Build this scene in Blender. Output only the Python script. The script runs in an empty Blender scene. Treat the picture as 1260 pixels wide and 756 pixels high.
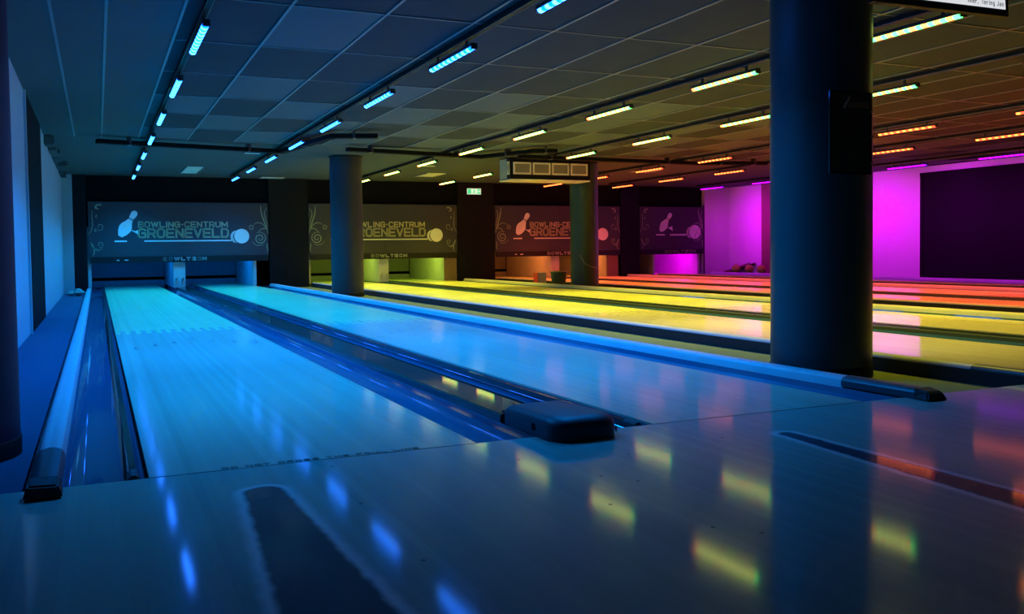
import bpy, bmesh, math, random
from mathutils import Vector, Matrix
random.seed(7)
scene = bpy.context.scene
COL = scene.collection

# ------------------------------------------------------------------ camera
cam_d = bpy.data.cameras.new('camera'); cam = bpy.data.objects.new('camera', cam_d); COL.objects.link(cam)
cam_d.sensor_width = 36.0; cam_d.lens = 36.0 * 1122.59 / 1260
cam_d.shift_y = -(378 - 348.72) / 1260
cam_d.clip_start = 0.02; cam_d.clip_end = 100
R_ = Vector((0.91023292, -0.41389793, -0.01282744)); U_ = Vector((0.02675711, 0.02787484, 0.99925325))
W_ = Vector((0.41323129, 0.90989642, -0.03644731))
cam.matrix_world = Matrix(((R_.x, U_.x, -W_.x, -0.12356), (R_.y, U_.y, -W_.y, -2.90325), (R_.z, U_.z, -W_.z, 0.66601), (0, 0, 0, 1)))
scene.camera = cam
# ------------------------------------------------------------------ world, exposure
wd = bpy.data.worlds.new('world'); scene.world = wd; wd.use_nodes = True
wd.node_tree.nodes['Background'].inputs[0].default_value = (0.02, 0.05, 0.09, 1)
wd.node_tree.nodes['Background'].inputs[1].default_value = 0.02
scene.view_settings.view_transform = 'Standard'; scene.view_settings.look = 'None'
scene.view_settings.gamma = 1.0; scene.view_settings.use_curve_mapping = False
scene.view_settings.exposure = 0.0
LAMP_W = 30.0            # watts of one LED bar's beam
PIT_W = 13.0              # watts of one pit tube
# beam colours of the seven rows of LED bars (near the foul line, far end)
BEAM = [((0.0, 0.15, 1.0), (0.0, 0.36, 0.56)), ((0.0, 0.19, 0.95), (0.0, 0.36, 0.56)),
        ((0.84, 0.76, 0.05), (0.74, 0.80, 0.04)), ((0.86, 0.70, 0.04), (0.76, 0.76, 0.04)),
        ((1.0, 0.15, 0.03), (1.0, 0.10, 0.04)), ((1.0, 0.09, 0.06), (1.0, 0.06, 0.08)),
        ((0.75, 0.0, 1.0), (0.72, 0.0, 1.0))]
POWER = [.92, .86, .58, .54, .72, .62, .42]
BEAM_SPREAD = [math.radians(a) for a in (120, 104, 84, 84, 84, 90, 120)]

# ------------------------------------------------------------------ layout (metres; y runs down the lanes, foul line at y = 0)
LW = 1.054; L2 = 1.779; PITCH = 4.254
LANES = [0, L2, PITCH, PITCH + L2, 2 * PITCH, 2 * PITCH + L2, 3 * PITCH]
HC = 2.2; BAR_Z = 2.086; BAR_Y0 = 3.478; BAR_DY = 1.9214
LANE_END = 18.9; YB = 16.24
FZ = -0.05; XL = -0.70; XR = 14.75; YF = -5.0; YW = 19.3

# ------------------------------------------------------------------ materials
def nodes(m): return m.node_tree.nodes, m.node_tree.links
def pm(name, col, rough=0.5, metal=0.0, var=0.12, scale=6.0, bump=0.0, spec=0.5, trans=0.0, coat=0.0):
    m = bpy.data.materials.new(name); m.use_nodes = True; N, L = nodes(m); b = N['Principled BSDF']
    b.inputs['Roughness'].default_value = rough; b.inputs['Metallic'].default_value = metal
    b.inputs['Specular IOR Level'].default_value = spec
    b.inputs['Transmission Weight'].default_value = trans; b.inputs['Coat Weight'].default_value = coat
    tc = N.new('ShaderNodeTexCoord'); no = N.new('ShaderNodeTexNoise'); no.inputs['Scale'].default_value = scale
    no.inputs['Detail'].default_value = 4; L.new(tc.outputs['Object'], no.inputs['Vector'])
    mx = N.new('ShaderNodeMix'); mx.data_type = 'RGBA'
    mx.inputs[6].default_value = (*[c * (1 - var) for c in col], 1); mx.inputs[7].default_value = (*[min(1, c * (1 + var)) for c in col], 1)
    L.new(no.outputs['Fac'], mx.inputs[0]); L.new(mx.outputs[2], b.inputs['Base Color'])
    if bump:
        bp = N.new('ShaderNodeBump'); bp.inputs['Strength'].default_value = bump; bp.inputs['Distance'].default_value = 0.01
        L.new(no.outputs['Fac'], bp.inputs['Height']); L.new(bp.outputs[0], b.inputs['Normal'])
    return m
def emat(name, col, s):
    m = bpy.data.materials.new(name); m.use_nodes = True; b = m.node_tree.nodes['Principled BSDF']
    b.inputs['Base Color'].default_value = (0.1, 0.1, 0.1, 1)
    b.inputs['Emission Color'].default_value = (*col, 1); b.inputs['Emission Strength'].default_value = s
    return m
class G:
    """small node-graph builder"""
    def __init__(s, m): s.N, s.L = nodes(m)
    def new(s, t, **k):
        n = s.N.new(t)
        for a, v in k.items(): setattr(n, a, v)
        return n
    def math(s, op, a, b=None, c=None):
        n = s.N.new('ShaderNodeMath'); n.operation = op
        for i, v in enumerate((a, b, c)):
            if v is None: continue
            if isinstance(v, (int, float)): n.inputs[i].default_value = v
            else: s.L.new(v, n.inputs[i])
        return n.outputs[0]
    def noise(s, vec, sc, det=3, out='Fac'):
        n = s.N.new('ShaderNodeTexNoise'); n.inputs['Scale'].default_value = sc; n.inputs['Detail'].default_value = det
        s.L.new(vec, n.inputs['Vector']); return n.outputs[out]
    def mapv(s, vec, scale):
        n = s.N.new('ShaderNodeMapping'); n.inputs['Scale'].default_value = scale; s.L.new(vec, n.inputs['Vector']); return n.outputs[0]
    def mix(s, f, a, b):
        n = s.N.new('ShaderNodeMix'); n.data_type = 'RGBA'
        for i, v in ((0, f), (6, a), (7, b)):
            if isinstance(v, (int, float)): n.inputs[i].default_value = v
            elif isinstance(v, tuple): n.inputs[i].default_value = (*v, 1)
            else: s.L.new(v, n.inputs[i])
        return n.outputs[2]
    def ramp(s, f, lo, hi):
        n = s.N.new('ShaderNodeMapRange'); n.interpolation_type = 'SMOOTHSTEP'; s.L.new(f, n.inputs[0])
        n.inputs[1].default_value = lo; n.inputs[2].default_value = hi; return n.outputs[0]
def wood(name, c0, c1, rough, board=0.027, wear=False, rvar=0.05, spec=0.5):
    m = bpy.data.materials.new(name); m.use_nodes = True; g = G(m); b = g.N['Principled BSDF']
    geo = g.new('ShaderNodeNewGeometry'); P = geo.outputs['Position']
    sp = g.new('ShaderNodeSeparateXYZ'); g.L.new(P, sp.inputs[0]); X, Y = sp.outputs[0], sp.outputs[1]
    bi = g.math('FLOOR', g.math('DIVIDE', X, board))
    wn = g.new('ShaderNodeTexWhiteNoise', noise_dimensions='1D'); g.L.new(bi, wn.inputs['W'])
    grain = g.noise(g.mapv(P, (90, 2.2, 1)), 1.0, 5)
    blot = g.noise(g.mapv(P, (3, .7, 1)), 1.0, 3)
    f = g.math('ADD', g.math('MULTIPLY', wn.outputs['Value'], .35), g.math('ADD', g.math('MULTIPLY', grain, .30), g.math('MULTIPLY', blot, .25)))
    col = g.mix(f, c0, c1)
    fr = g.math('FRACT', g.math('DIVIDE', X, board))
    seam = g.math('LESS_THAN', fr, 0.035)
    col = g.mix(g.math('MULTIPLY', seam, .10), col, tuple(c * .4 for c in c0))
    rg = g.math('ADD', rough, g.math('MULTIPLY', g.math('SUBTRACT', g.noise(g.mapv(P, (6, 1.5, 1)), 1.0, 4), .5), rvar))
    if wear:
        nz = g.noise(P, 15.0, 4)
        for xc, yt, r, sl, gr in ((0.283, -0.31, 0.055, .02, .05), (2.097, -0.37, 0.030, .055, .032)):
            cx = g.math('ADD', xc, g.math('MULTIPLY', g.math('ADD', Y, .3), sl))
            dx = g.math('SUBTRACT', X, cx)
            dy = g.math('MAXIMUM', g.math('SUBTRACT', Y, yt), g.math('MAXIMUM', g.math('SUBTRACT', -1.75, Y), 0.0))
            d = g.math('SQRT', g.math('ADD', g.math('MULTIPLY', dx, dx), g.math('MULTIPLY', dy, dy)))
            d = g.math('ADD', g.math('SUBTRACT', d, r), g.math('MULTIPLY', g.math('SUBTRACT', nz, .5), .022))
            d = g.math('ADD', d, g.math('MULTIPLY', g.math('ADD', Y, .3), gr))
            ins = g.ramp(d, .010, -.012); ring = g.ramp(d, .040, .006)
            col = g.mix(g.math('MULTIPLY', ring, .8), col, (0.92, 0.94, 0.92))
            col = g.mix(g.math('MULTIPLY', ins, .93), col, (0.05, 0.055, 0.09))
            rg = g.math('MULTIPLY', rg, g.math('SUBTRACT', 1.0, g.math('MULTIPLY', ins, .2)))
    g.L.new(col, b.inputs['Base Color']); g.L.new(rg, b.inputs['Roughness'])
    b.inputs['Specular IOR Level'].default_value = spec
    bp = g.new('ShaderNodeBump'); bp.inputs['Strength'].default_value = .02 if wear else .05; bp.inputs['Distance'].default_value = .002
    g.L.new(g.noise(g.mapv(P, (14, 5, 1)), 1.0, 3), bp.inputs['Height']); g.L.new(bp.outputs[0], b.inputs['Normal'])
    return m
M = dict(
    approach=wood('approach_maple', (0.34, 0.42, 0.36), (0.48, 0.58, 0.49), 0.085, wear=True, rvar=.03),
    lane=wood('lane_maple', (0.55, 0.47, 0.36), (0.78, 0.68, 0.52), 0.11, spec=.36),
    pine=wood('lane_pine', (0.58, 0.60, 0.30), (0.80, 0.78, 0.42), 0.19),
    black=pm('black_paint', (0.004, 0.006, 0.008), .55, spec=.2), matt=pm('matt_black', (0.006, 0.006, 0.007), .85, spec=.1),
    gutter=pm('gutter_plastic', (0.05, 0.12, 0.20), .04, var=.1), dgloss=pm('dark_gloss', (0.06, 0.07, 0.06), .05),
    cap=pm('capping_plastic', (0.52, 0.52, 0.55), .30), capdark=pm('capping_end', (0.05, 0.06, 0.07), .4),
    rubber=pm('rubber', (0.02, 0.018, 0.018), .6, bump=.3, scale=60), side=pm('capping_side', (0.016, 0.016, 0.02), .6),
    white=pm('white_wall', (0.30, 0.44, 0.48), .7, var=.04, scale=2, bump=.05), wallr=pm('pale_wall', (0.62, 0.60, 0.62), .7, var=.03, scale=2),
    carpetb=pm('carpet_blue_cast', (0.05, 0.055, 0.11), .95, var=.35, scale=180, bump=.4), carpet=pm('carpet', (0.12, 0.15, 0.06), .95, var=.35, scale=180, bump=.4), column=pm('column_paint', (0.030, 0.036, 0.042), .42, var=.06),  # one carpet in two copies, blue and yellow lamp hues put in the colour
    colgcast=pm('column_green_cast', (0.022, 0.050, 0.030), .42, var=.06),  # dark grey column with the green light on it put into its base colour
    colwall=pm('column_blue_cast', (0.008, 0.022, 0.045), .6, var=.06, spec=.2), colnear=pm('column_dark_paint', (0.045, 0.05, 0.055), .38, var=.06),  # wall column copy: blue light put in its base colour, against red spill
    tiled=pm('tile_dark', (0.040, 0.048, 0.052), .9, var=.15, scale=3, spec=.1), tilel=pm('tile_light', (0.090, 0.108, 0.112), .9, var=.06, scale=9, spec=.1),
    grid=pm('grid_metal', (0.16, 0.16, 0.155), .5), plain=pm('ceiling_plaster', (0.075, 0.090, 0.088), .9, var=.08, scale=1.2, spec=.1),
    track=pm('track_black', (0.008, 0.008, 0.008), .6, spec=.2), edge=pm('track_edge', (0.25, 0.24, 0.22), .4, metal=.6),
    house=pm('bar_housing', (0.06, 0.06, 0.06), .4, metal=.5),
    banner=pm('banner_print', (0.042, 0.042, 0.056), .55, var=.15, scale=1.5), band=pm('banner_band', (0.012, 0.012, 0.015), .5, spec=.3),
    gold=pm('gold_print', (0.62, 0.54, 0.32), .5), goldd=pm('gold_print_dark', (0.16, 0.20, 0.08), .5), pale=pm('pale_print', (0.88, 0.88, 0.84), .5),
    scroll=pm('scroll_print', (0.30, 0.36, 0.22), .5), greyp=pm('grey_print', (0.34, 0.36, 0.36), .5), ink=pm('black_ink', (0.02, 0.02, 0.02), .4),
    kick=pm('kickback_panel', (0.55, 0.56, 0.58), .4), curtain=pm('pit_curtain', (0.22, 0.22, 0.24), .8, var=.2, scale=14), brown=pm('brown_board', (0.16, 0.10, 0.06), .6),
    cushion=pm('pit_cushion', (0.32, 0.33, 0.34), .8), metal=pm('steel', (0.6, 0.6, 0.6), .3, metal=1.0), glass=pm('acrylic', (0.012, 0.012, 0.014), .06, spec=.6),
    acw=pm('vent_frame', (0.78, 0.76, 0.66), .4), acg=pm('vent_mesh', (0.24, 0.22, 0.19), .7, var=.3, scale=90), acbody=pm('unit_body', (0.34, 0.36, 0.34), .5),
    cloth=pm('cloth', (0.30, 0.30, 0.28), .9, bump=.4, scale=20), bin=pm('bin_plastic', (0.05, 0.10, 0.06), .5), box=pm('pale_card', (0.45, 0.48, 0.42), .7), red=pm('red_card', (0.5, 0.03, 0.03), .6),
    hood=pm('hood_plastic', (0.022, 0.026, 0.036), .5, var=.05), ball=pm('ball_resin', (0.30, 0.60, 0.03), .15, coat=1.0, var=.3), exitg=emat('exit_green', (0.02, 0.55, 0.22), 1.3), exitw=emat('exit_white', (0.75, 0.95, 0.62), .95),
    scr=emat('screen_white', (0.82, 0.84, 0.88), .85), scrt=pm('screen_text', (0.18, 0.19, 0.22), .5), led_w=emat('tube_white', (1, 1, 1), 1.0),
    bb=emat('led_blue', (0.0, 0.05, 1.0), 14.0), bc=emat('led_cyan', (0.03, 0.24, 1.0), 16.0),
    lr=emat('led_red', (1.0, 0.12, 0.03), 11.0), lg=emat('led_green', (0.03, 1.0, 0.14), 12.0), ly=emat('led_yellow', (1.0, 0.14, 0.03), 12.0), lw=emat('led_warm', (0.85, 1.0, 0.42), 4.0),
    lo=emat('led_orange', (1.0, 0.20, 0.03), 6.5), lq=emat('led_deep_red', (1.0, 0.05, 0.02), 4.5), lm=emat('led_magenta', (0.8, 0.0, 1.0), 3.5), lv=emat('led_violet', (0.14, 0.0, 1.0), 5.0),
)

# ------------------------------------------------------------------ mesh helpers
class MB:
    def __init__(s): s.v = []; s.f = []; s.m = []; s.smooth = False
    def add(s, vs, fs, mi=0):
        o = len(s.v); s.v += [tuple(v) for v in vs]; s.f += [tuple(i + o for i in f) for f in fs]; s.m += [mi] * len(fs); return s
    def box(s, x0, x1, y0, y1, z0, z1, mi=0):
        return s.add([(x0, y0, z0), (x1, y0, z0), (x1, y1, z0), (x0, y1, z0), (x0, y0, z1), (x1, y0, z1), (x1, y1, z1), (x0, y1, z1)],
                     [(0, 3, 2, 1), (4, 5, 6, 7), (0, 1, 5, 4), (1, 2, 6, 5), (2, 3, 7, 6), (3, 0, 4, 7)], mi)
    def prism(s, prof, a, b, axis='y', mi=0):
        """closed profile extruded along an axis; profile (x,z) for y, (y,z) for x, (x,y) for z"""
        n = len(prof)
        P = {'y': lambda p, t: (p[0], t, p[1]), 'x': lambda p, t: (t, p[0], p[1]), 'z': lambda p, t: (p[0], p[1], t)}[axis]
        vs = [P(p, a) for p in prof] + [P(p, b) for p in prof]
        fs = [tuple(range(n)), tuple(range(2 * n - 1, n - 1, -1))] + [(i, i + n, (i + 1) % n + n, (i + 1) % n) for i in range(n)]
        return s.add(vs, fs, mi)
    def lathe(s, prof, c=(0, 0, 0), n=32, mi=0):
        vs = []; fs = []
        for r, z in prof:
            for k in range(n):
                a = 2 * math.pi * k / n; vs.append((c[0] + r * math.cos(a), c[1] + r * math.sin(a), c[2] + z))
        for j in range(len(prof) - 1):
            for k in range(n): fs.append((j * n + k, j * n + (k + 1) % n, (j + 1) * n + (k + 1) % n, (j + 1) * n + k))
        fs.append(tuple(range(n - 1, -1, -1))); fs.append(tuple(range((len(prof) - 1) * n, len(prof) * n)))
        return s.add(vs, fs, mi)
    def tube(s, pts, r, n=8, mi=0):
        pts = [Vector(p) for p in pts]; vs = []; fs = []
        for i, p in enumerate(pts):
            t = (pts[min(i + 1, len(pts) - 1)] - pts[max(i - 1, 0)]).normalized()
            a = t.cross(Vector((0, 0, 1)))
            if a.length < .01: a = t.cross(Vector((0, 1, 0)))
            a.normalize(); b = t.cross(a)
            rr = r[i] if isinstance(r, (list, tuple)) else r
            for k in range(n):
                q = 2 * math.pi * k / n; vs.append(p + a * rr * math.cos(q) + b * rr * math.sin(q))
        for i in range(len(pts) - 1):
            for k in range(n): fs.append((i * n + k, i * n + (k + 1) % n, (i + 1) * n + (k + 1) % n, (i + 1) * n + k))
        fs.append(tuple(range(n - 1, -1, -1))); fs.append(tuple(range((len(pts) - 1) * n, len(pts) * n)))
        return s.add(vs, fs, mi)
    def build(s, name, mats, parent=None, bevel=0.0, seg=2, smooth=False, loc=None):
        me = bpy.data.meshes.new(name); me.from_pydata(s.v, [], s.f)
        bm = bmesh.new(); bm.from_mesh(me); bmesh.ops.recalc_face_normals(bm, faces=bm.faces)
        for f, mi in zip(bm.faces, s.m): f.material_index = mi
        if bevel: bmesh.ops.bevel(bm, geom=list(bm.edges), offset=bevel, segments=seg, affect='EDGES', clamp_overlap=True)
        if smooth:
            for f in bm.faces: f.smooth = len(f.verts) <= 4
        bm.to_mesh(me); bm.free()
        for m in (mats if isinstance(mats, (list, tuple)) else [mats]): me.materials.append(M[m])
        if smooth:
            try: me.set_sharp_from_angle(angle=math.radians(40))
            except Exception: pass
        o = bpy.data.objects.new(name, me); COL.objects.link(o)
        if parent is not None: o.parent = parent
        if loc: o.location = loc
        return o
def thing(name, label, cat, loc=(0, 0, 0), group=None, rz=0):
    o = bpy.data.objects.new(name, None); COL.objects.link(o); o.location = loc; o.rotation_euler.z = rz; o.empty_display_size = .1
    o['label'] = label; o['category'] = cat
    if group: o['group'] = group
    return o
def tag(o, label, cat, group=None):
    o['label'] = label; o['category'] = cat
    if group: o['group'] = group
    return o
def structure(o): o['kind'] = 'structure'; return o
def copy_tree(o, parent=None):
    c = o.copy(); COL.objects.link(c); c.parent = parent
    for ch in list(o.children): copy_tree(ch, c)
    return c
def box(name, x0, x1, y0, y1, z0, z1, mat, parent=None, bevel=0, **k): return MB().box(x0, x1, y0, y1, z0, z1).build(name, mat, parent, bevel, **k)
ORD = ['first', 'second', 'third', 'fourth', 'fifth', 'sixth', 'seventh', 'eighth', 'ninth', 'tenth']

# ------------------------------------------------------------------ room shell
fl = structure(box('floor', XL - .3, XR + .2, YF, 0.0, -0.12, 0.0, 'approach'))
def aisle(x0, x1, m='carpet'): structure(box('floor', x0, x1, 0.0, YW, -0.14, FZ, m))
aisle(XL - .2, -0.30, 'carpetb')
for k in range(3): aisle(k * PITCH + L2 + LW + .30, (k + 1) * PITCH - .30)
aisle(3 * PITCH + LW + .30, XR + .2)
under = structure(box('floor', XL - .2, XR + .2, 0.0, YW, -0.25, -0.145, 'matt'))
# ceiling: plain slab above, tiles hung in a grid from y = .42 to 10.1
ceil = bpy.data.objects.new('ceiling', None)
slab = MB().box(XL - .3, XR + .3, YF, .42, HC, HC + .08).box(XL - .3, XR + .3, 10.1, YW, HC, HC + .08).box(XL - .3, XR + .3, .42, 10.1, HC + .05, HC + .10)
ceil = structure(slab.build('ceiling', 'plain'))
tx0, ty0 = 0.41, 0.42; NX, NY = 24, 8
tile_me = {}
for mat in ('tiled', 'tilel', 'plain'):
    t = MB().box(0, .605, 0, 1.21, .004, .02).build('tile', mat, ceil, bevel=.003, seg=1); tile_me[mat] = t.data; bpy.data.objects.remove(t)
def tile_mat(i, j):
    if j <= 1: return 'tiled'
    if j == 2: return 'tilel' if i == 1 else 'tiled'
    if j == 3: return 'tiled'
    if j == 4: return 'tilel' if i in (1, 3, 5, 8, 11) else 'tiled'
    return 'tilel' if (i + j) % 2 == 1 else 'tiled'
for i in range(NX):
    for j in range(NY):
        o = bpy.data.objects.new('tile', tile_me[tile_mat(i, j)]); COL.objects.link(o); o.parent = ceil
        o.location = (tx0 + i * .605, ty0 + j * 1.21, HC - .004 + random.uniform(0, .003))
for x0, x1 in ((XL - .05, -.346), (-.346, -.031), (-.031, .41)):        # long plain planks beside the wall
    box('plank', x0 + .004, x1 - .004, .42, 10.1, HC - .002, HC + .02, 'plain', ceil, bevel=.003, seg=1)
for x in [-.346, -.031] + [tx0 + i * .605 for i in range(NX)]:
    box('grid_bar', x - .009, x + .009, .42, 10.1, HC - .008, HC + .0, 'grid', ceil)
for j in range(NY + 1):
    box('grid_bar', tx0, XR, ty0 + j * 1.21 - .007, ty0 + j * 1.21 + .007, HC - .0065, HC + .002, 'grid', ceil)

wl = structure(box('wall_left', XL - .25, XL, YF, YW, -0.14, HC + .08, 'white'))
box('recess_panel', XL - .02, XL + .012, 6.62, 9.12, FZ, HC - .01, 'matt', wl)
box('recess_frame', XL - .02, XL + .02, 6.56, 6.62, FZ, HC - .01, 'white', wl)
box('wall_return', XL, -.52, YB, YB + .3, FZ, HC, 'white', wl)
# lumpy sealing foam along the wall head
tk = MB()
for k in range(9):
    y = 10.5 + k * .62; tk.box(XL, XL + .03 + .10 * random.random() * (1 + k * .12), y, y + .64, HC - .04 - .05 * random.random(), HC - .001)
sf = tk.build('wall_filler', 'plain', wl, bevel=.008); sf['kind'] = 'stuff'
box('bracket', XL, XL + .12, 10.1, 10.4, HC - .12, HC - .01, 'plain', wl, bevel=.01)
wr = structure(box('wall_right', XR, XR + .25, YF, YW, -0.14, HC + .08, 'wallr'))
box('wall_return', 13.97, XR, YB + .0, YB + .2, FZ, HC, 'wallr', wr)
box('pier', XR - .10, XR, 13.2, 14.88, FZ, HC - .005, 'brown', wr, bevel=.01)
box('recess_panel', XR - .015, XR + .01, 1.0, 10.15, FZ + .0, HC - .2, 'matt', wr)
box('recess_frame', XR - .03, XR, 10.15, 10.22, FZ, HC - .16, 'matt', wr)
box('recess_frame', XR - .04, XR, .9, 10.22, HC - .2, HC - .12, 'matt', wr)
structure(box('wall_back', XL - .2, XR + .2, YW, YW + .2, -.14, HC + .08, 'matt'))
structure(box('wall_front', XL - .2, XR + .2, YF - .2, YF, -.14, HC + .08, 'matt'))
box('wall_post', 13.935, 13.965, YB - .01, YB + .0, FZ, 1.75, 'matt', wr)
wf = structure(box('wall_fascia', XL, 13.96, YB + .10, YB + .22, 1.55, HC - .002, 'matt'))
pil = [(-.52, -.29, 'leftmost lane pair by the white wall'), (3.11, 3.91, 'blue and the yellow lanes'), (7.25, 8.155, 'yellow and the red lanes'), (11.50, 12.03, 'red and the purple lanes')]
for k, (a, b, t) in enumerate(pil):
    structure(box('pillar', a, b, YB + .005, YB + .07, FZ, HC - .003, 'black', bevel=.004))

# ------------------------------------------------------------------ lanes
HUE = ['blue', 'blue', 'yellow', 'yellow', 'red', 'red', 'purple']
WHICH = ['blue-lit lane beside the white side wall', 'blue-lit lane, the one next to the near round column',
         'yellow-lit lane, nearer the blue lanes', 'yellow-lit lane, nearer the red lanes', 'red-lit lane, nearer the yellow lanes',
         'red-lit lane, nearer the purple wall', 'single purple-lit lane before the purple wall']
def finger_bed(near):
    """maple heads and pine lane meet in interlocking fingers"""
    yj, n, fl_ = 5.55, 26, .34; w = LW / n; pts = []
    for k in range(n):
        pts.append((k * w, yj + (fl_ / 2 if k % 2 else -fl_ / 2))); pts.append(((k + 1) * w, yj + (fl_ / 2 if k % 2 else -fl_ / 2)))
    if near: return [(0, 0.003)] + pts + [(LW, 0.003)]
    return [(0, LANE_END), (LW, LANE_END)] + pts[::-1]
def gutter_prof(x0, x1, dep=.052, n=9):
    top = []
    for k in range(n + 1):
        a = math.pi * k / n; top.append((x0 + (x1 - x0) * (1 - math.cos(a)) / 2, -0.006 - dep * math.sin(a) ** .6))
    return top + [(x1, -.11), (x0, -.11)]
def make_lane(i, x):
    t = thing('bowling_lane', WHICH[i][0].upper() * 0 + 'long glossy ' + WHICH[i], 'bowling lane', (x, 0, 0), 'bowling lanes side by side')
    MB().prism(finger_bed(True), -.10, 0.0, 'z').build('lane_bed', 'lane', t)
    p = MB().prism(finger_bed(False), -.10, 0.0, 'z').build('lane_bed', 'pine', t); p['label'] = 'yellower far stretch of pine boards'
    for s in (0, 1):
        x0, x1 = ((-.235, -.010), (LW + .010, LW + .235))[s]
        if i in (1, 3, 5) and s == 0: pass
        MB().prism(gutter_prof(x0, x1), 0.02, LANE_END).build('gutter', 'gutter', t, smooth=True)
        xr = (-.052, LW + .030)[s]
        if s == 1: continue                              # the lifted rail runs on the near side only
        MB().prism([(xr, -.03), (xr + .022, -.03), (xr + .022, -.004), (xr, -.004)], .12, 16.0).build('bumper_rail', 'dgloss', t)
        MB().tube([(xr + .011, .05, -.016), (xr + .011, .14, -.016)], .018, 10).build('rail_end', 'rubber', t)
    box('foul_line', 0, LW, -.0015, .004, -.02, .0008, 'ink', t)
    for k in range(7):                                  # target dots on the boards
        xx = .11 + k * .139; yy = 4.58 - abs(k - 3) * .155
        MB().prism([(xx - .012, yy - .07), (xx + .012, yy - .07), (xx, yy + .09)], -.001, .0006, 'z').build('arrow', 'ink', t)
    return t
lanes = [make_lane(i, x) for i, x in enumerate(LANES)]

# stroke lettering (squared capitals, unit box)
c_ = .22
GL = {
 'B': [[(0, 0), (0, 1), (1 - c_, 1), (.97, .85), (.97, .65), (.8, .52), (1, .38), (1, .15), (1 - c_, 0), (0, 0)], [(0, .52), (.8, .52)]],
 'O': [[(c_, 0), (1 - c_, 0), (1, c_), (1, 1 - c_), (1 - c_, 1), (c_, 1), (0, 1 - c_), (0, c_), (c_, 0)]],
 'W': [[(0, 1), (.25, 0), (.5, .95), (.75, 0), (1, 1)]], 'L': [[(0, 1), (0, 0), (1, 0)]], 'I': [[(.5, 0), (.5, 1)]],
 'N': [[(0, 0), (0, 1), (1, 0), (1, 1)]], 'G': [[(1, .85), (1 - c_, 1), (c_, 1), (0, 1 - c_), (0, c_), (c_, 0), (1, 0), (1, .5), (.55, .5)]],
 '-': [[(.15, .5), (.85, .5)]], 'C': [[(1, .85), (1 - c_, 1), (c_, 1), (0, 1 - c_), (0, c_), (c_, 0), (1 - c_, 0), (1, .15)]],
 'E': [[(1, 1), (0, 1), (0, 0), (1, 0)], [(0, .5), (.9, .5)]], 'T': [[(0, 1), (1, 1)], [(.5, 1), (.5, 0)]],
 'R': [[(0, 0), (0, 1), (1 - c_, 1), (1, .82), (1, .6), (.85, .45), (0, .45)], [(.55, .45), (1, 0)]],
 'U': [[(0, 1), (0, c_), (c_, 0), (1 - c_, 0), (1, c_), (1, 1)]], 'M': [[(0, 0), (0, 1), (.5, .25), (1, 1), (1, 0)]],
 'V': [[(0, 1), (.5, 0), (1, 1)]], 'D': [[(0, 0), (0, 1), (1 - c_, 1), (1, 1 - c_), (1, c_), (1 - c_, 0), (0, 0)]],
 'H': [[(0, 0), (0, 1)], [(1, 0), (1, 1)], [(0, .5), (1, .5)]], 'S': [[(1, .85), (.8, 1), (.2, 1), (0, .8), (.2, .55), (.8, .45), (1, .2), (.8, 0), (.2, 0), (0, .15)]],
 'F': [[(1, 1), (0, 1), (0, 0)], [(0, .5), (.85, .5)]], 'J': [[(.9, 1), (.9, .2), (.7, 0), (.2, 0), (0, .2)]],
 'e': [[(0, .35), (.9, .35), (.9, .55), (.7, .7), (.2, .7), (0, .5), (0, .2), (.2, 0), (.9, 0)]], 'r': [[(0, 0), (0, .7)], [(0, .5), (.4, .7), (.8, .65)]],
 'i': [[(.5, 0), (.5, .7)], [(.5, .9), (.5, 1)]], 'n': [[(0, 0), (0, .7)], [(0, .55), (.3, .7), (.7, .7), (.9, .5), (.9, 0)]],
 'g': [[(.9, .7), (.2, .7), (0, .5), (0, .2), (.2, 0), (.9, 0)], [(.9, .7), (.9, -.2), (.7, -.35), (.1, -.35)]],
 'a': [[(.1, .7), (.7, .7), (.9, .5), (.9, 0), (.2, 0), (0, .15), (.15, .4), (.9, .4)]], ',': [[(.5, .1), (.4, -.15)]],
}
def strokes(mb, word, P, x0, x1, z0, z1, th, gap=.3, mi=0, depth=.004, pen=None):
    """P(x, z, d) -> 3-D point with d the height above the sheet"""
    wts = {'-': .5, 'I': .3, 'W': 1.35, 'M': 1.2, ' ': .6, ',': .4, 'i': .4}
    ws = [wts.get(ch, 1.0) for ch in word]; unit = (x1 - x0 + 0.0) / (sum(ws) + gap * (len(word) - 1)); x = x0
    for ch, wt in zip(word, ws):
        cw = unit * wt - th * .0
        for line in GL.get(ch, []):
            pts = [Vector((x + th / 2 + p[0] * (cw - th), z0 + th / 2 + p[1] * (z1 - z0 - th))) for p in line]
            for a, b in zip(pts, pts[1:]):
                d = (b - a).normalized() * (pen or th) / 2; n = Vector((-d.y, d.x)); a2 = a - d * .8; b2 = b + d * .8
                q = [a2 + n, b2 + n, b2 - n, a2 - n]
                vs = [P(v.x, v.y, 0) for v in q] + [P(v.x, v.y, depth) for v in q]
                mb.add(vs, [(0, 1, 2, 3), (7, 6, 5, 4), (0, 4, 5, 1), (1, 5, 6, 2), (2, 6, 7, 3), (3, 7, 4, 0)], mi)
        x += unit * wt + unit * gap
    return mb
for i in range(1):
    tx = strokes(MB(), 'DO NOT CROSS THE FOUL LINE', lambda x, z, d: (x, z, d), .21, .85, .012, .036, .0045, .28, depth=.0008).build('lettering', 'ink', lanes[i])
    tx['kind'] = 'stuff'

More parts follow.
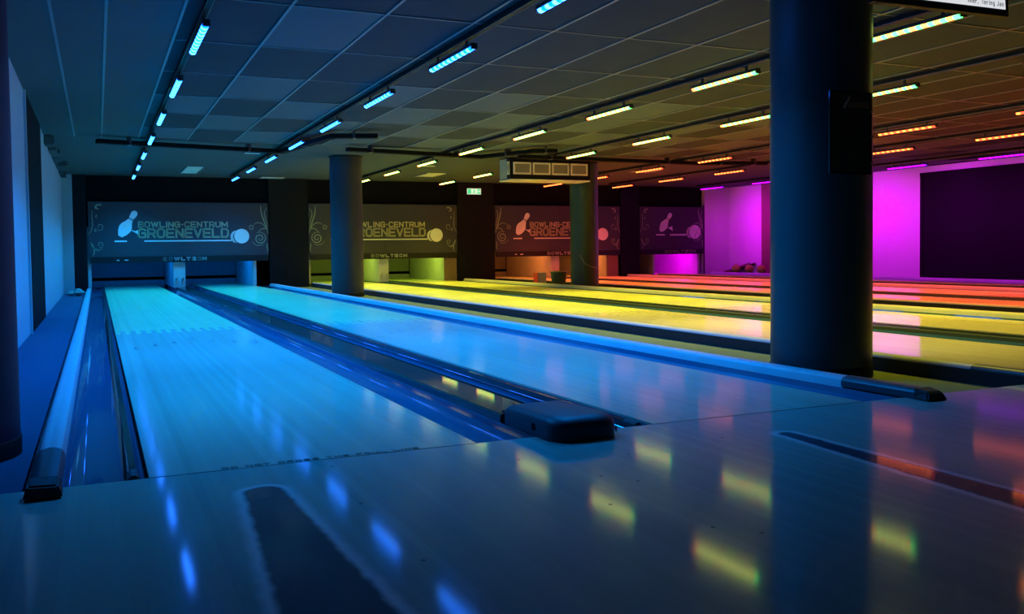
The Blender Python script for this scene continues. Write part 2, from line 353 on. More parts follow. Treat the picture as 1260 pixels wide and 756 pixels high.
# cappings at the sides of each pair
def capping(x0, x1, inner, label, yend=-.14, y1=16.1):
    xc = (x0 + x1) / 2
    t = thing('lane_capping', label, 'capping', (xc, 0, 0), 'side cappings of the lane pairs'); w = (x1 - x0) / 2
    prof = [(-w, FZ - .005), (-w, .026), (-w * .75, .040), (-w * .2, .046), (w * .3, .046), (w * .8, .038), (w, .022), (w, -.06)]
    MB().prism(prof, .36, y1).build('cover', 'cap', t, smooth=True)
    sx = -w if inner > 0 else w                         # outer side board
    box('side_board', *( (sx - .006, sx - .0005) if inner > 0 else (sx + .0005, sx + .006)), 0.0, y1, FZ + .001, .024, 'side', t)
    prof2 = [(a * 1.06, b + (.003 if b > 0 else .001)) for a, b in prof]
    prof2 = [(a, max(b, .001) if b < 0 else b) for a, b in prof2]
    MB().prism(prof2, -.06, .37).build('end_sleeve', 'capdark', t, smooth=True)
    e = MB(); e.add([(-w * 1.35, yend, .001), (w * 1.3, yend, .001), (w * 1.25, -.05, .001), (-w * 1.1, -.05, .001),
                     (-w * .95, yend + .02, .040), (w * .95, yend + .02, .036), (w * 1.05, -.05, .050), (-w * 1.05, -.05, .050)],
                    [(0, 3, 2, 1), (4, 5, 6, 7), (0, 1, 5, 4), (1, 2, 6, 5), (2, 3, 7, 6), (3, 0, 4, 7)])
    e.build('end_block', 'rubber', t, bevel=.006)
    return t
nm = ['blue lanes, against the carpet by the white wall', 'blue lanes, running past the near column', 'yellow lanes, facing the blue lanes', 'yellow lanes, facing the red lanes',
      'red lanes, facing the yellow lanes', 'red lanes, facing the purple lane', 'purple lane, facing the red lanes', 'purple lane, under the purple wall']
for k in range(4):
    o = k * PITCH; xe = o + (L2 + LW if k < 3 else LW)
    capping(o - .315, o - .237, 1, 'pale capping strip along the ' + nm[2 * k])
    capping(xe + .237, xe + .330, -1, 'pale capping strip along the ' + nm[2 * k + 1])

# ball return between the lanes of a pair
def return_track(o, lab):
    t = thing('ball_return_track', lab, 'ball return', (o + LW + .237, 0, 0), 'ball return tracks'); w = L2 - LW - .474
    box('cover', .03, w - .01, .34, 16.0, -.05, .004, 'dgloss', t, bevel=.002, seg=1)
    MB().prism([(0, -.11), (0, .018), (.008, .026), (.02, .026), (.028, .016), (.028, -.11)], .34, 16.0).build('ridge', 'dgloss', t)
    MB().prism([(w - .008, -.11), (w - .008, .008), (w, .008), (w, -.11)], .0, 16.0).build('edge_strip', 'black', t)
    box('end_tray', 0.03, w - .01, .0, .335, -.05, .0, 'gutter', t)
for k, l in enumerate(('dark glossy return track cover between the blue lanes', 'dark return track cover between the yellow lanes', 'dark return track cover between the red lanes')): return_track(k * PITCH, l)
# hood
hd = thing('ball_return_hood', 'low black rounded ball return hood where the blue lanes meet the approach', 'ball return', (1.415, .06, .0))
def rrect(x0, x1, y0, y1, rf, rb, n=7):
    pts = []
    for cx, cy, r, a0 in ((x1 - rb, y1 - rb, rb, 0), (x0 + rb, y1 - rb, rb, 90), (x0 + rf, y0 + rf, rf, 180), (x1 - rf, y0 + rf, rf, 270)):
        for k in range(n + 1):
            a = math.radians(a0 + 90 * k / n); pts.append((cx + r * math.cos(a), cy + r * math.sin(a)))
    return pts
def loft(rings):
    mb = MB(); n = len(rings[0]); vs = [p for r in rings for p in r]; fs = []
    for j in range(len(rings) - 1):
        for k in range(n): fs.append((j * n + k, j * n + (k + 1) % n, (j + 1) * n + (k + 1) % n, (j + 1) * n + k))
    fs.append(tuple(range(n - 1, -1, -1))); fs.append(tuple(range((len(rings) - 1) * n, len(rings) * n)))
    return mb.add(vs, fs)
rings = []
for ins, z, tilt in ((0, .002, 0), (0, .045, 0), (.004, .058, .3), (.012, .066, .7), (.026, .072, 1), (.05, .075, 1)):
    ring = []
    for x, y in rrect(-.135 + ins, .135 - ins, -.205 + ins * 1.1, .225 - ins * .5, .075 - ins * .4, .02):
        ring.append((x, y, z + tilt * (.010 * (1 - ((y + .02) / .22) ** 2))))
    rings.append(ring)
loft(rings).build('shell', 'hood', hd, smooth=True)
box('vent_hole', -.1375, -.1335, -.055, -.03, .022, .046, 'matt', hd)
MB().tube([(.137, -.16, .012), (.142, -.15, .03)], .005, 8).build('screw', 'metal', hd)
box('hood_skirt', -.10, .12, .22, .33, .004, .034, 'black', hd, bevel=.006)

# ------------------------------------------------------------------ pits and masking units
def pit(i, x, hue):
    ob = (i // 2) * PITCH * .985; a, b = ((ob - .23, ob + 1.245), (ob + 1.47, ob + 2.785))[i % 2]
    if i == 6: a, b = x - .235, x + LW - .005
    c = (a + b) / 2; w = (b - a) / 2
    t = thing('pin_pit', f'open pin pit behind the {ROWNAME[i]}', 'pin pit', (c, LANE_END, 0), 'pin pits below the masking units')
    box('curtain', -w, w, .03, .06, .17, 1.2, 'curtain', t, bevel=.006)
    box('cushion', -w, w, .01, .05, -.05, .105, 'cushion', t, bevel=.008)
    box('floor_board', -w, w, .06, .3, -.05, .0, 'matt', t)
    lt = thing('pit_lamp', f'{hue} pit lamp hidden behind the masking unit at the {ROWNAME[i]}', 'lamp', (c, 16.7, .8), 'pit lamps behind the masking units')
    MB().tube([(-w + .05, 0, 0), (w - .05, 0, 0)], .014, 10).build('lamp_tube', 'tube_' + hue, lt, smooth=True)
    for q in (-.4, .4): box('lamp_bracket', q - .01, q + .01, -.008, .008, .014, HC - .8, 'house', lt)
    ld = bpy.data.lights.new('pit_light', 'AREA'); ld.shape = 'RECTANGLE'; ld.size = .9; ld.size_y = .05
    ld.energy = PIT_W * (1.6 if hue == 'purple' else 1.0); ld.color = TUBE[hue]
    lo = bpy.data.objects.new('pit_light', ld); COL.objects.link(lo); lo.parent = lt; lo.location = (0, 0, -.03); lo.rotation_euler = (math.radians(35), 0, 0)
TUBE = {'blue': (0, .2, 1), 'yellow': (.55, .8, .05), 'red': (1, .22, .03), 'purple': (.9, 0, 1)}
for h_ in TUBE: M['tube_' + h_] = emat('pit_tube_' + h_, TUBE[h_], 1.5)
ROWNAME = ['blue lane beside the white wall', 'blue lane by the near column', 'yellow lane nearer the blue ones', 'yellow lane nearer the red ones', 'red lane nearer the yellow ones', 'red lane nearer the purple wall', 'single purple lane']
for i, x in enumerate(LANES): pit(i, x, HUE[i])
def kickback(x0, x1, y0, label, mat='kick', studs=0):
    t = thing('kickback', label, 'kickback', ((x0 + x1) / 2, y0, .002), 'kickback walls of the pin decks'); w = (x1 - x0) / 2
    box('panel', -w, w, .03, LANE_END - y0, .0, 1.2, mat, t)
    box('front_edge', -w - .004, w + .004, 0, .03, .0, 1.2, mat, t, bevel=.006)
    for k in range(studs):
        MB().tube([(-w * .6 + k * w * 1.1, -.03, .08), (-w * .6 + k * w * 1.1, -.03, .16), (-w * .5 + k * w * 1.1, -.06, .19)], .02, 8).build('clamp', 'metal', t)
for k, n in enumerate(('blue', 'yellow', 'red')):
    o = k * PITCH; ob = o * .985
    kickback(ob - .29, ob - .235, 16.32, f'thin pale kickback edge on the near side of the {n} pins area')
    kickback(ob + 1.25, ob + 1.465, 16.32, f'broad pale kickback dividing the two {n} pin pits', studs=2)
    kickback(ob + 2.79 + .0, ob + 2.845, 16.32, f'thin pale kickback edge on the far side of the {n} pins area')
kickback(3 * PITCH - .30, 3 * PITCH - .24, 16.32, 'thin kickback edge on the near side of the purple pin pit')
kickback(3 * PITCH + LW + .0, 3 * PITCH + LW + .06, 16.32, 'pink-lit kickback edge of the purple pin pit by the wall')
tag(box('side_board', 6.93, 7.22, 16.25, 16.30, .002, .505, 'brown'), 'brown board closing the gap beside the yellow pin pit', 'board', 'boards beside the pin pits')
tag(box('side_board', 11.12, 11.42, 16.25, 16.30, .002, .505, 'brown'), 'brown board closing the gap beside the red pin pit', 'board', 'boards beside the pin pits')

def circle(cx, cz, r, n=28): return [(cx + r * math.cos(2 * math.pi * k / n), cz + r * math.sin(2 * math.pi * k / n)) for k in range(n)]
def flat(mb, prof, d0, d1, mi=0): return mb.prism(prof, d0, d1, 'y', mi)
def curve_strip(mb, pts, th, y0=-.004, y1=.0):
    """a tapering ribbon following pts on the sheet (x, z)"""
    n = len(pts); L_, R2 = [], []
    for i, p in enumerate(pts):
        a = Vector(pts[max(i - 1, 0)]); b = Vector(pts[min(i + 1, n - 1)]); d = (b - a).normalized(); nn = Vector((-d.y, d.x))
        w = th * (.35 + .65 * math.sin(math.pi * min(1, (i + .8) / n))) / 2; p = Vector(p); L_.append(p + nn * w); R2.append(p - nn * w)
    vs = []
    for l, r in zip(L_, R2): vs += [(l.x, y0, l.y), (r.x, y0, r.y), (l.x, y1, l.y), (r.x, y1, r.y)]
    fs = []
    for i in range(n - 1):
        a, b = i * 4, i * 4 + 4; fs += [(a, a + 1, b + 1, b), (a + 2, b + 2, b + 3, a + 3), (a, b, b + 2, a + 2), (a + 1, a + 3, b + 3, b + 1)]
    fs += [(0, 2, 3, 1), (4 * n - 4, 4 * n - 3, 4 * n - 1, 4 * n - 2)]
    return mb.add(vs, fs)
def bez(p0, p1, p2, p3, n=14):
    out = []
    for k in range(n + 1):
        t = k / n; s = 1 - t
        out.append(tuple(s ** 3 * a + 3 * s * s * t * b + 3 * s * t * t * c + t ** 3 * d for a, b, c, d in zip(p0, p1, p2, p3)))
    return out
def spiral(cx, cz, r0, r1, a0, turns, n=40):
    return [(cx + (r0 + (r1 - r0) * k / n) * math.cos(math.radians(a0) + turns * 2 * math.pi * k / n), cz + (r0 + (r1 - r0) * k / n) * math.sin(math.radians(a0) + turns * 2 * math.pi * k / n)) for k in range(n + 1)]
def masking(x0, x1, label, spiral_right=True, words=True):
    """logo laid out in metres from the left edge; z from the top (1.69) to .51"""
    t = thing('masking_unit', label, 'masking unit', (x0, YB, .51), 'printed masking units above the pins'); W = x1 - x0
    pn = box('panel', 0, W, .0, .05, .12, 1.18, 'banner', t, bevel=.003)
    inset = .03 if words else .05
    lb = box('lower_band', inset * .5, W - .01, -.012, .05, 0, .12, 'band', t, bevel=.003)
    box('panel_seam', W / 2 - .002, W / 2 + .002, -.0015, 0, .12, 1.18, 'band', pn)
    Pp = lambda x, z, d: (x, -.0 - d, z)
    sx = 1.0 if words else .58
    f = (lambda px: (px - 108) / 221.7 * 3.353) if words else (lambda px: {0: 0}.get(px, 0) or (px - 787) / 68.0 * 1.9)
    zz = lambda py: 1.18 - (py - 249.0) / 64.4 if words else 1.18 - (py - 256.0) / 53.5
    if words:
        pin_a, pin_b = Vector((f(144.5), zz(292))), Vector((f(164), zz(260.5)))
    else:
        pin_a, pin_b = Vector((f(808.5), zz(288.5))), Vector((f(820), zz(264.5)))
    ax = pin_b - pin_a; Lp = ax.length; ax.normalize(); nx = Vector((ax.y, -ax.x))
    hw = [(0, .05), (.03, .085), (.15, .155), (.30, .20), (.42, .185), (.52, .13), (.62, .085), (.70, .075), (.78, .088), (.88, .105), (.95, .09), (1.0, .04)]
    def piece(lo, hi):
        ks = [(a, w) for a, w in hw if lo <= a <= hi]
        def wat(a):
            for (a0, w0), (a1, w1) in zip(hw, hw[1:]):
                if a0 <= a <= a1: return w0 + (w1 - w0) * (a - a0) / (a1 - a0)
        ks = [(lo, wat(lo))] + [q for q in ks if lo < q[0] < hi] + [(hi, wat(hi))]
        l = [pin_a + ax * a * Lp + nx * w * Lp for a, w in ks]; r = [pin_a + ax * a * Lp - nx * w * Lp for a, w in ks]
        return [tuple(p) for p in l] + [tuple(p) for p in r[::-1]]
    em = thing  # noqa
    e = flat(MB(), piece(0, .655), -.004, 0).build('pin_emblem', 'pale', pn)
    flat(MB(), piece(.675, .69), -.004, 0).build('pin_stripe', 'pale', pn)
    flat(MB(), piece(.71, 1.0), -.004, 0).build('pin_head', 'pale', pn)
    if words:
        flat(MB(), [(f(157), zz(283.5)), (f(160), zz(286)), (f(163), zz(287.5)), (f(166), zz(290)), (f(166), zz(284)), (f(162.5), zz(285.5))], -.004, 0).build('emblem_dart', 'pale', pn)
        box('emblem_dash', f(138), f(152.5), -.004, 0, zz(298.9), zz(297), 'pale', pn)
        box('emblem_line', f(173), f(281), -.004, 0, zz(298.7), zz(297.1), 'pale', pn)
        cx, cz, r = f(294.6), zz(292.3), .148; lx = -1
    else:
        flat(MB(), [(f(815), zz(283)), (f(818), zz(285)), (f(821.5), zz(288)), (f(821), zz(281.5)), (f(818), zz(283.5))], -.004, 0).build('emblem_dart', 'pale', pn)
        box('emblem_dash', f(804), f(813), -.004, 0, zz(294), zz(292.3), 'pale', pn)
        box('emblem_line', f(818.5), f(836), -.004, 0, zz(294.3), zz(292.2), 'pale', pn)
        cx, cz, r = f(845.5), zz(289.5), .175
    flat(MB(), circle(cx, cz, r), -.004, 0).build('ball_emblem', 'pale', pn)
    for q, s in ((1.14, .93), (1.40, .87)):
        c1 = circle(cx - r * (q - .86), cz - r * (.06 + .1 * (q - 1.1)), r * s, 40); n = len(c1)
        arc = [c1[k] for k in range(int(n * .34), int(n * .70))]
        curve_strip(MB(), arc, .020).build('ball_crescent', 'pale', pn)
    if words:
        a = strokes(MB(), 'BOWLING-CENTRUM', Pp, f(166), f(277), zz(281), zz(273.2), .023, .13, depth=.004).build('lettering', 'gold', pn); a['kind'] = 'stuff'
        a = strokes(MB(), 'GROENEVELD', Pp, f(165.5), f(278), zz(294.2), zz(281.9), .033, .12, depth=.003).build('lettering', 'gold', pn); a['kind'] = 'stuff'
        a = strokes(MB(), 'GROENEVELD', Pp, f(165.5), f(278), zz(294.2), zz(281.9), .033, .12, depth=.0045, pen=.012).build('letter_fill', 'goldd', pn); a['kind'] = 'stuff'
        u0, u1 = f(195), f(249)
    else: u0, u1 = f(812.5), f(846)
    a = strokes(MB(), 'BOWLTECH', lambda x, z, d: (x, -.012 - d, z), u0, u1, .028, .105, .026, .2, depth=.004).build('lettering', 'greyp', lb); a['kind'] = 'stuff'
    if words:
        for q0, q1 in ((140, 143), (149, 153.5)): box('band_mark', f(q0), f(q1), -.015, -.012, .045, .062, 'pale', pn)
    # scrollwork down both edges, drawn for the right edge and mirrored for the left
    def side(kind, right):
        mx = (lambda p: (W - p[0], p[1])) if right else (lambda p: p)
        def cs(pts, th): curve_strip(MB(), [mx(p) for p in pts], th).build('scroll', 'scroll', pn)
        if kind == 'spiral':
            cs(spiral(.17, .46, .13, .02, 60, 1.9), .022)
            cs(bez((0, .62), (.06, .70), (.16, .66), (.20, .58)), .018)
            cs(spiral(.335, .69, .055, .02, 200, 1.3, 24), .014)
            cs(bez((0, .58), (.08, .80), (.22, .82), (.30, .73)), .016)
            cs(bez((0, .55), (.06, .80), (.16, .95), (.14, 1.13)), .026)
            cs(bez((0, .68), (.05, .88), (.12, 1.0), (.02, 1.08)), .016)
            cs(bez((.10, .34), (.18, .30), (.26, .30), (.33, .40)), .012)
            cs(bez((.02, .36), (.06, .30), (-.0, .27), (.03, .17)), .02)
        else:
            cs(bez((.0, .55), (.14, .72), (.04, .82), (.08, 1.02)), .016)
            cs(bez((.04, .40), (.06, .25), (.18, .22), (.24, .30)), .014)
            cs(spiral(.20, .36, .06, .015, 250, 1.2, 24), .012)
            cs(spiral(.20, .70, .08, .02, 200, 1.1, 24), .012)
            cs(bez((.04, .40), (.10, .30), (.11, .22), (.07, .14)), .022)
            for px, pz, s, an in ((.15, 1.08, .075, 20), (.14, .89, .035, 60), (.12, .62, .035, 70), (.12, .27, .04, -50)):
                lf = [(0, 0), (.6, .45), (1.3, .35), (1.7, .75), (1.0, .95), (.1, .8), (-.5, .2), (-.5, -.5), (.2, -.8), (.9, -.7), (.3, -.4)]
                ca, sa = math.cos(math.radians(an - 20)), math.sin(math.radians(an - 20))
                MB().prism([mx((px + s * (a * ca - b * sa) * .8, pz + s * (a * sa + b * ca) * .8)) for a, b in lf], -.004, 0, 'y').build('scroll_leaf', 'scroll', pn)
    side('spiral', spiral_right); side('leaf', not spiral_right)
    return t
masking(-.262, 3.091, 'printed masking unit over the blue lanes, bowling centre logo fully visible')
masking(3.922, 7.236, 'printed masking unit over the yellow lanes, its logo half behind a column', spiral_right=False)
masking(8.168, 11.48, 'printed masking unit over the red lanes, lettering cut by the green-tinted column', spiral_right=False)
masking(12.04, 13.93, 'narrow purple-lit masking unit with pin and ball but no centre name', words=False)

# ------------------------------------------------------------------ columns
def column(x, y, r, mat, label):
    t = thing('column', label, 'column', (x, y, FZ), 'round concrete columns')
    MB().lathe([(r, 0), (r, HC - FZ - .004)], n=64).build('shaft', mat, t, smooth=True)
    MB().lathe([(r + .004, 0), (r + .004, .06), (r + .001, .065)], n=64).build('base_ring', 'black', t, smooth=True)
    MB().lathe([(r + .001, HC - FZ - .03), (r + .012, HC - FZ - .02), (r + .012, HC - FZ - .004)], n=64).build('top_ring', 'black', t, smooth=True)
    return t
column(3.54, 1.008, .270, 'colnear', 'thick dark round column nearest the approach, black poster on it')
column(3.54, 11.55, .255, 'column', 'round column lit blue, in front of the yellow masking unit')
c3 = column(7.80, 11.40, .25, 'colgcast', 'round dark column tinted green under the ceiling ventilation box')
MB().tube([(-.20, -.19, .62), (-.13, -.24, .46), (0, -.26, .40), (.15, -.22, .37), (.2, -.16, .36)], .006, 6).build('cable', 'acg', c3)
column(-.66, .86, .265, 'colwall', 'dark round column half set into the white side wall')
# poster
po = thing('poster', 'glossy black framed house rules poster on the near column', 'poster', (3.475, .728, 1.04))
box('board', -.145, .145, -.012, 0, 0, .43, 'glass', po, bevel=.002)
box('paper', -.135, .135, -.0125, -.0118, .01, .42, 'ink', po)
pinp = [(-.02, .34), (-.012, .345), (-.004, .365), (.006, .375), (.02, .405), (.012, .41), (0, .385), (-.014, .375), (-.026, .35)]
MB().prism([(a - .03, b - .005) for a, b in pinp], -.014, -.0125, 'y').build('pin_emblem', 'greyp', po)
box('title_block', -.02, .125, -.0135, -.0125, .345, .375, 'brown', po)
for k in range(10):
    w = (.20, .24, .19, .15, .17, .20, .17, .12, .16, .14)[k]; z = .325 - k * .029
    box('text_line', .0 - w / 2 + .02, w / 2 + .0, -.0132, -.0125, z, z + (.0015 if k == 1 else .003), 'banner', po)
for zz_ in (.06, .20, .33): MB().tube([(.139, -.012, zz_), (.139, -.02, zz_)], .006, 10).build('standoff', 'metal', po)

# ------------------------------------------------------------------ LED bars and tracks
ROWX = [x + LW / 2 for x in LANES]
def lens_mesh(m1, m2, n=18, L=.86):
    mb = MB(); seg = 7; r = .020
    for k in range(n + 1):
        y = -L / 2 + L * k / n; rr = r * (1.0 if k % 1 == 0 else .8)
        for s in range(seg + 1):
            a = math.pi + math.pi * s / seg; mb.v.append((rr * math.cos(a) * 1.1, y, rr * math.sin(a)))
    w = seg + 1
    for k in range(n):
        for s in range(seg): mb.f.append((k * w + s, k * w + s + 1, (k + 1) * w + s + 1, (k + 1) * w + s)); mb.m.append(k % 2)
    return mb
PAL = [('bb', 'bc'), ('bb', 'bc'), ('lg', 'ly'), ('lg', 'ly'), ('lq', 'lo'), ('lq', 'lo'), ('lv', 'lm')]
ROWNAME = ['blue lane beside the white wall', 'blue lane by the near column', 'yellow lane nearer the blue ones', 'yellow lane nearer the red ones', 'red lane nearer the yellow ones', 'red lane nearer the purple wall', 'single purple lane']
HUEL = ['blue', 'blue', 'green-yellow', 'green-yellow', 'orange-red', 'orange-red', 'violet']
lens_data = {}
for row, x in enumerate(ROWX):
    tr = thing('light_track', f'thin black ceiling track carrying the bars over the {ROWNAME[row]}', 'light track', (x, 0, HC), 'light tracks under the ceiling')
    box('rail', -.018, .018, .5, (10.7 if row == 3 else 15.6), -.045, -.010, 'track', tr)
    for s in (-1, 1): box('rail_lip', s * .018 - .001, s * .018 + .001, .5, 10.0, -.047, -.040, 'edge', tr)
    proto = None
    for k in range(-1, 7):
        if row == 3 and k == 4: continue                 # the ventilation box hangs here
        y = BAR_Y0 + k * BAR_DY
        lab = f'{HUEL[row]} LED bar over the {ROWNAME[row]}, {ORD[k + 1]} from the foul line'
        if proto is None:
            b = thing('led_bar', lab, 'light', (x, y, BAR_Z), 'LED bars over the lanes'); proto = b
            box('housing', -.024, .024, -.45, .45, .002, .026, 'house', b, bevel=.003, seg=1)
            lens_mesh(*PAL[row]).build('led_strip', PAL[row], b, smooth=False)
            for s in (-1, 1): box('hanger', -.006, .006, s * .3 - .012, s * .3 + .012, .026, HC - .045 - BAR_Z, 'house', b)
            for s in (-1, 1): box('end_cap', -.023, .023, s * .447 - .006, s * .447 + .006, -.018, .003, 'house', b)
        else:
            b = copy_tree(proto); b['label'] = lab; b.location = (x, y, BAR_Z)
        f = max(0, k) / 6.0; c0, c1 = BEAM[row]; col = [a + (q - a) * f for a, q in zip(c0, c1)]
        if row < 2 and k < 0: col = [0.0, 0.24, 0.95]
        ld = bpy.data.lights.new('led_beam', 'AREA'); ld.shape = 'RECTANGLE'; ld.size = .035; ld.size_y = .86
        ld.energy = LAMP_W * POWER[row] * (1.45 if row < 2 and k < 0 else 1.3 if k < 0 and row < 6 else 1.0 - .05 * max(k, 0)); ld.color = col; ld.spread = BEAM_SPREAD[row] if k >= 0 else math.radians(122 if row < 2 else 100)
        lo = bpy.data.objects.new('led_beam', ld); COL.objects.link(lo); lo.parent = b; lo.location = (0, 0, -.026)
        if row == 6: lo.rotation_euler = (0, math.radians(-52), 0); lo.location.x = .012      # turned towards the side wall

# ------------------------------------------------------------------ ceiling furniture
def duct(pts, label, w=.11, h=.055):
    t = thing('cable_duct', label, 'cable duct', (pts[0][0], pts[0][1], HC), 'black cable ducts under the ceiling')
    ox, oy = pts[0]
    for (ax_, ay_), (bx_, by_) in zip(pts, pts[1:]):
        d = Vector((bx_ - ax_, by_ - ay_)); L = d.length; a = math.atan2(d.y, d.x)
        o = MB().box(-w * .3, L + w * .3, -w / 2, w / 2, -h - .049, -.049).build('duct_length', 'matt', t, bevel=.004, seg=1)
        o.location = (ax_ - ox, ay_ - oy, 0); o.rotation_euler.z = a
        for q in ((.15, .8) if L > 2.0 else (.5,)):
            c = box('clip', -.015, .015, -w / 2 - .006, w / 2 + .006, -h - .053, -.001, 'house', t); c.location = (ax_ - ox + d.x * q, ay_ - oy + d.y * q, 0); c.rotation_euler.z = a
duct([(-.06, 9.95), (2.33, 10.45), (2.62, 8.5), (3.11, 8.33)], 'black cable duct crossing above the blue lanes with a bend at its end')
duct([(3.18, 9.9), (5.37, 10.3), (5.83, 9.27), (6.09, 9.18)], 'black cable duct crossing above the nearer yellow lane')
duct([(5.95, 10.06), (9.44, 10.2), (10.1, 9.9), (10.55, 9.85)], 'black cable duct crossing above the red lanes')
def ceiling_panel(x0, x1, y0, y1, label, mat='acw'):
    t = thing('ceiling_panel', label, 'ceiling panel', ((x0 + x1) / 2, (y0 + y1) / 2, HC), 'pale panels in the far ceiling'); w, d = (x1 - x0) / 2, (y1 - y0) / 2
    box('plate', -w, w, -d, d, -.012, -.001, mat, t, bevel=.004, seg=1)
    for s in (-1, 1): box('frame', s * w - .012, s * w + .012, -d, d, -.018, -.002, 'grid', t)
ceiling_panel(1.34, 1.63, 14.0, 15.35, 'bright square panel in the dark ceiling before the blue masking unit')
ceiling_panel(1.95, 2.20, 11.46, 11.53, 'thin pale strip in the ceiling between the two blue bar rows')
ceiling_panel(2.92, 3.40, 15.9, 16.2, 'dim pale grille at the ceiling edge over the black pillar')
ceiling_panel(5.80, 6.20, 14.1, 14.9, 'pale ribbed panel in the ceiling before the yellow masking unit')
ceiling_panel(5.21, 5.46, 12.66, 12.73, 'thin pale strip in the ceiling over the yellow lanes')
ceiling_panel(9.55, 10.0, 12.2, 12.75, 'pale panel in the ceiling over the red lanes')
# ventilation box by the third column
ac = thing('ventilation_unit', 'dark ceiling ventilation box with four pale framed grilles beside the green-tinted column', 'ventilation unit', (6.1, 10.8, 1.80))
AW, AD, AH = 1.50, .42, .375
box('body', 0, AW, .01, AD, .035, AH, 'black', ac, bevel=.006)
MB().prism([(-.012, .012), (AD * .999, .012), (AD, .035), (-.02, .035)], -.02, AW - .02, 'x').build('bottom_tray', 'acw', ac)
box('side_plate', -.012, 0, .14, AD, .05, AH, 'acbody', ac, bevel=.003)
for k in range(4):
    x0 = .05 + k * .355; z0, z1 = .115, .315; w = .325
    fr = MB(); b_ = .028
    fr.box(x0, x0 + w, -.014, .01, z0, z0 + b_).box(x0, x0 + w, -.014, .01, z1 - b_, z1).box(x0, x0 + b_, -.014, .01, z0 + b_, z1 - b_).box(x0 + w - b_, x0 + w, -.014, .01, z0 + b_, z1 - b_)
    fo = fr.build('grille_frame', 'acw', ac); fo['kind'] = 'stuff'
    box('grille_mesh', x0 + b_, x0 + w - b_, -.004, .01, z0 + b_, z1 - b_, 'acg', fo)
so = MB().box(-.018, -.002, .03, .11, .11, .135).box(-.018, -.002, .03, .11, .30, .325).box(-.018, -.002, .03, .045, .135, .30).box(-.018, -.002, .095, .11, .135, .30).build('side_grille_frame', 'acw', ac); so['kind'] = 'stuff'
for s in (.2, 1.3): box('hanger', s, s + .02, .15, .17, AH, HC - 1.80 - .002, 'metal', ac)
# exit sign
ex = thing('exit_sign', 'small glowing green and white emergency exit sign above the black pillar', 'exit sign', (7.66, YB + .0, 1.92))
box('case', -.18, .18, .005, .05, 0, .155, 'acw', ex, bevel=.006)
box('face', -.165, .165, .0, .006, .015, .14, 'exitw', ex)
box('green_field', -.15, -.075, -.003, .001, .025, .13, 'exitg', ex)
rm = MB(); rm.prism(circle(.0, .108, .012, 10), -.003, .001, 'y'); rm.prism([(-.02, .09), (.015, .098), (.012, .06), (.03, .03), (.018, .028), (-.002, .052), (-.03, .035), (-.035, .044), (-.008, .066)], -.003, .001, 'y')
r_o = rm.build('running_figure', 'exitg', ex); r_o['kind'] = 'stuff'
box('green_field', .085, .15, -.003, .001, .025, .13, 'exitg', ex)
MB().prism([(.095, .06), (.125, .06), (.125, .045), (.143, .078), (.125, .11), (.125, .095), (.095, .095)], -.005, -.003, 'y').build('arrow', 'exitw', ex)
for s in (-.1, .1): box('rod', s - .004, s + .004, .025, .033, .155, HC - 1.92 - .003, 'metal', ex)
# monitor hanging over the approach
mo = thing('monitor', 'black-framed score monitor hanging from the ceiling, white screen', 'monitor', (0, 0, 0))
MON = dict(a=Vector((3.129, .233, 1.78)), b=Vector((3.986, .199, 1.78)))
d_ = MON['b'] - MON['a']; mo.location = MON['b']; mo.rotation_euler = (math.radians(-4), 0, math.atan2(d_.y, d_.x))
box('casing', -.86, 0, .0, .04, 0, .36, 'black', mo, bevel=.004)
box('screen', -.82, -.026, -.003, .001, .033, .33, 'scr', mo)
a = strokes(MB(), 'nner, ', lambda x, z, d: (x, -.003 - d, z), -.275, -.195, .046, .068, .0026, .35, depth=.001).build('lettering', 'scrt', mo); a['kind'] = 'stuff'
a = strokes(MB(), 'Tering Jan', lambda x, z, d: (x, -.003 - d, z), -.185, -.038, .046, .068, .0026, .35, depth=.001).build('lettering', 'scrt', mo); a['kind'] = 'stuff'
MB().tube([(-.018, -.004, .014), (-.018, .002, .014)], .004, 10).build('screw', 'metal', mo)
box('mount', -.46, -.40, .02, .05, .36, HC - 1.78 - .0, 'black', mo)

# ------------------------------------------------------------------ small things
def lump(x, y, r, label, mat='cloth'):
    bm = bmesh.new(); bmesh.ops.create_icosphere(bm, subdivisions=3, radius=r)
    for v in bm.verts:
        n = math.sin(v.co.x * 37 + x * 9) * math.cos(v.co.y * 31) + .6 * math.sin(v.co.z * 53 + y); v.co *= 1 + .16 * n; v.co.z *= .6
    zm = min(v.co.z for v in bm.verts)
    for v in bm.verts: v.co.z -= zm
    me = bpy.data.meshes.new('crumpled_cloth'); bm.to_mesh(me); bm.free(); me.materials.append(M[mat])
    o = bpy.data.objects.new('crumpled_cloth', me); COL.objects.link(o); o.location = (x, y, FZ); tag(o, label, 'cloth', 'crumpled cloths on the carpet')
lump(-.56, 15.1, .07, 'small crumpled cloth on the carpet against the white wall')
lump(-.43, 14.9, .10, 'larger pale crumpled cloth on the carpet at the wall end', 'cloth')
lump(-.48, 15.75, .07, 'dark crumpled cloth by the black post at the wall end', 'rubber')
bn = thing('waste_bin', 'dark green plastic bin on the floor beside the green-tinted column', 'bin', (7.72, 12.25, FZ))
MB().lathe([(.12, 0), (.15, .28), (.155, .285), (.155, .30), (.14, .30), (.14, .285)], n=28).build('tub', 'bin', bn, smooth=True)
MB().lathe([(.157, .275), (.162, .28), (.162, .30), (.157, .305)], n=28).build('rim', 'bin', bn, smooth=True)
cb = thing('carton', 'pale carton with a red side standing next to the green bin', 'carton', (7.70, 13.0, FZ))
box('carton_body', -.09, .09, -.09, .09, 0, .27, 'box', cb, bevel=.004)
box('carton_side', -.098, -.090, -.09, .09, 0, .27, 'red', cb)
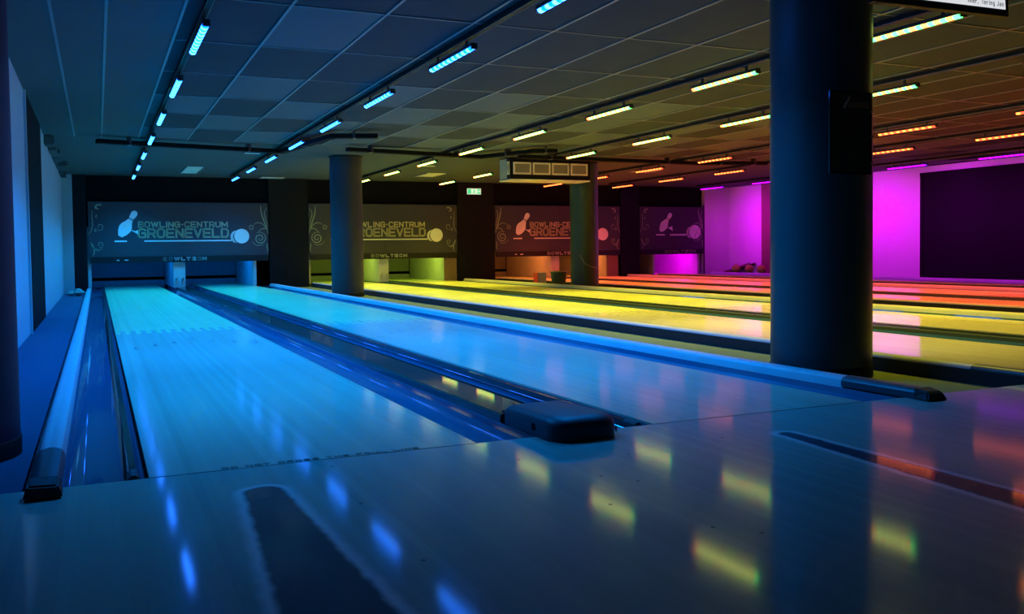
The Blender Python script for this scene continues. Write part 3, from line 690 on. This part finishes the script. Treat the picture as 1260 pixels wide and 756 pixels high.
for k, (y, l) in enumerate(((15.45, 'dark olive bowling ball under the ramp tip by the purple wall'), (14.95, 'middle yellow bowling ball of the three by the purple wall'), (14.5, 'yellow bowling ball nearest the brown pier of the purple wall'))):
    t = thing('bowling_ball', l, 'ball', (14.34, y, .022), 'bowling balls by the purple wall')
    bm = bmesh.new(); bmesh.ops.create_uvsphere(bm, u_segments=28, v_segments=16, radius=.108)
    for f_ in bm.faces: f_.smooth = True
    me = bpy.data.meshes.new('ball_body'); bm.to_mesh(me); bm.free(); me.materials.append(M['ball'])
    o = bpy.data.objects.new('ball_body', me); COL.objects.link(o); o.parent = t; o.location.z = .108
    for q in ((-.02, -.03), (.015, -.03), (-.003, .02)):
        MB().tube([(q[0], q[1], .100), (q[0], q[1], .1075)], .011, 10).build('finger_hole', 'ink', o)
rk = thing('ball_rack', 'low dark rack holding three balls along the purple wall', 'rack', (14.34, 14.95, FZ))
for s in (-1, 1): box('rack_rail', s * .075 - .012, s * .075 + .012, -.85, .85, .03, .072, 'black', rk)
for s in (-.6, .6): box('rack_foot', -.10, .10, s - .02, s + .02, 0, .03, 'black', rk)
rp = thing('bowling_ramp', 'dark sloping ball ramp leaning up beside the purple wall', 'ramp', (14.62, 16.22, FZ))
MB().prism([(-.05, .03), (-1.05, .28), (-1.05, .33), (-.05, .10)], -.10, -.08, 'x').build('ramp_side', 'brown', rp)
MB().prism([(-.05, .03), (-1.05, .28), (-1.05, .33), (-.05, .10)], .08, .10, 'x').build('ramp_side', 'brown', rp)
MB().prism([(-.05, .04), (-1.05, .285), (-1.05, .30), (-.05, .055)], -.08, .08, 'x').build('ramp_bed', 'matt', rp)
box('ramp_foot', -.09, .09, -.95, -.91, 0, .245, 'black', rp)
box('ramp_foot', -.09, .09, -.16, -.12, 0, .045, 'black', rp)
# small dark marker dots set in the approach boards
for k, (x, y) in enumerate(((.495, -.557), (.499, -1.053), (.524, -.11), (1.077, -.292), (1.206, -.593), (1.85, -.32), (1.426, -.384), (1.27, -.69), (1.194, -1.141), (1.268, -1.227), (1.076, -.863))):
    MB().prism(circle(x, y, .0055, 10), -.001, .0006, 'z').build('marker_dot', 'ink', fl)
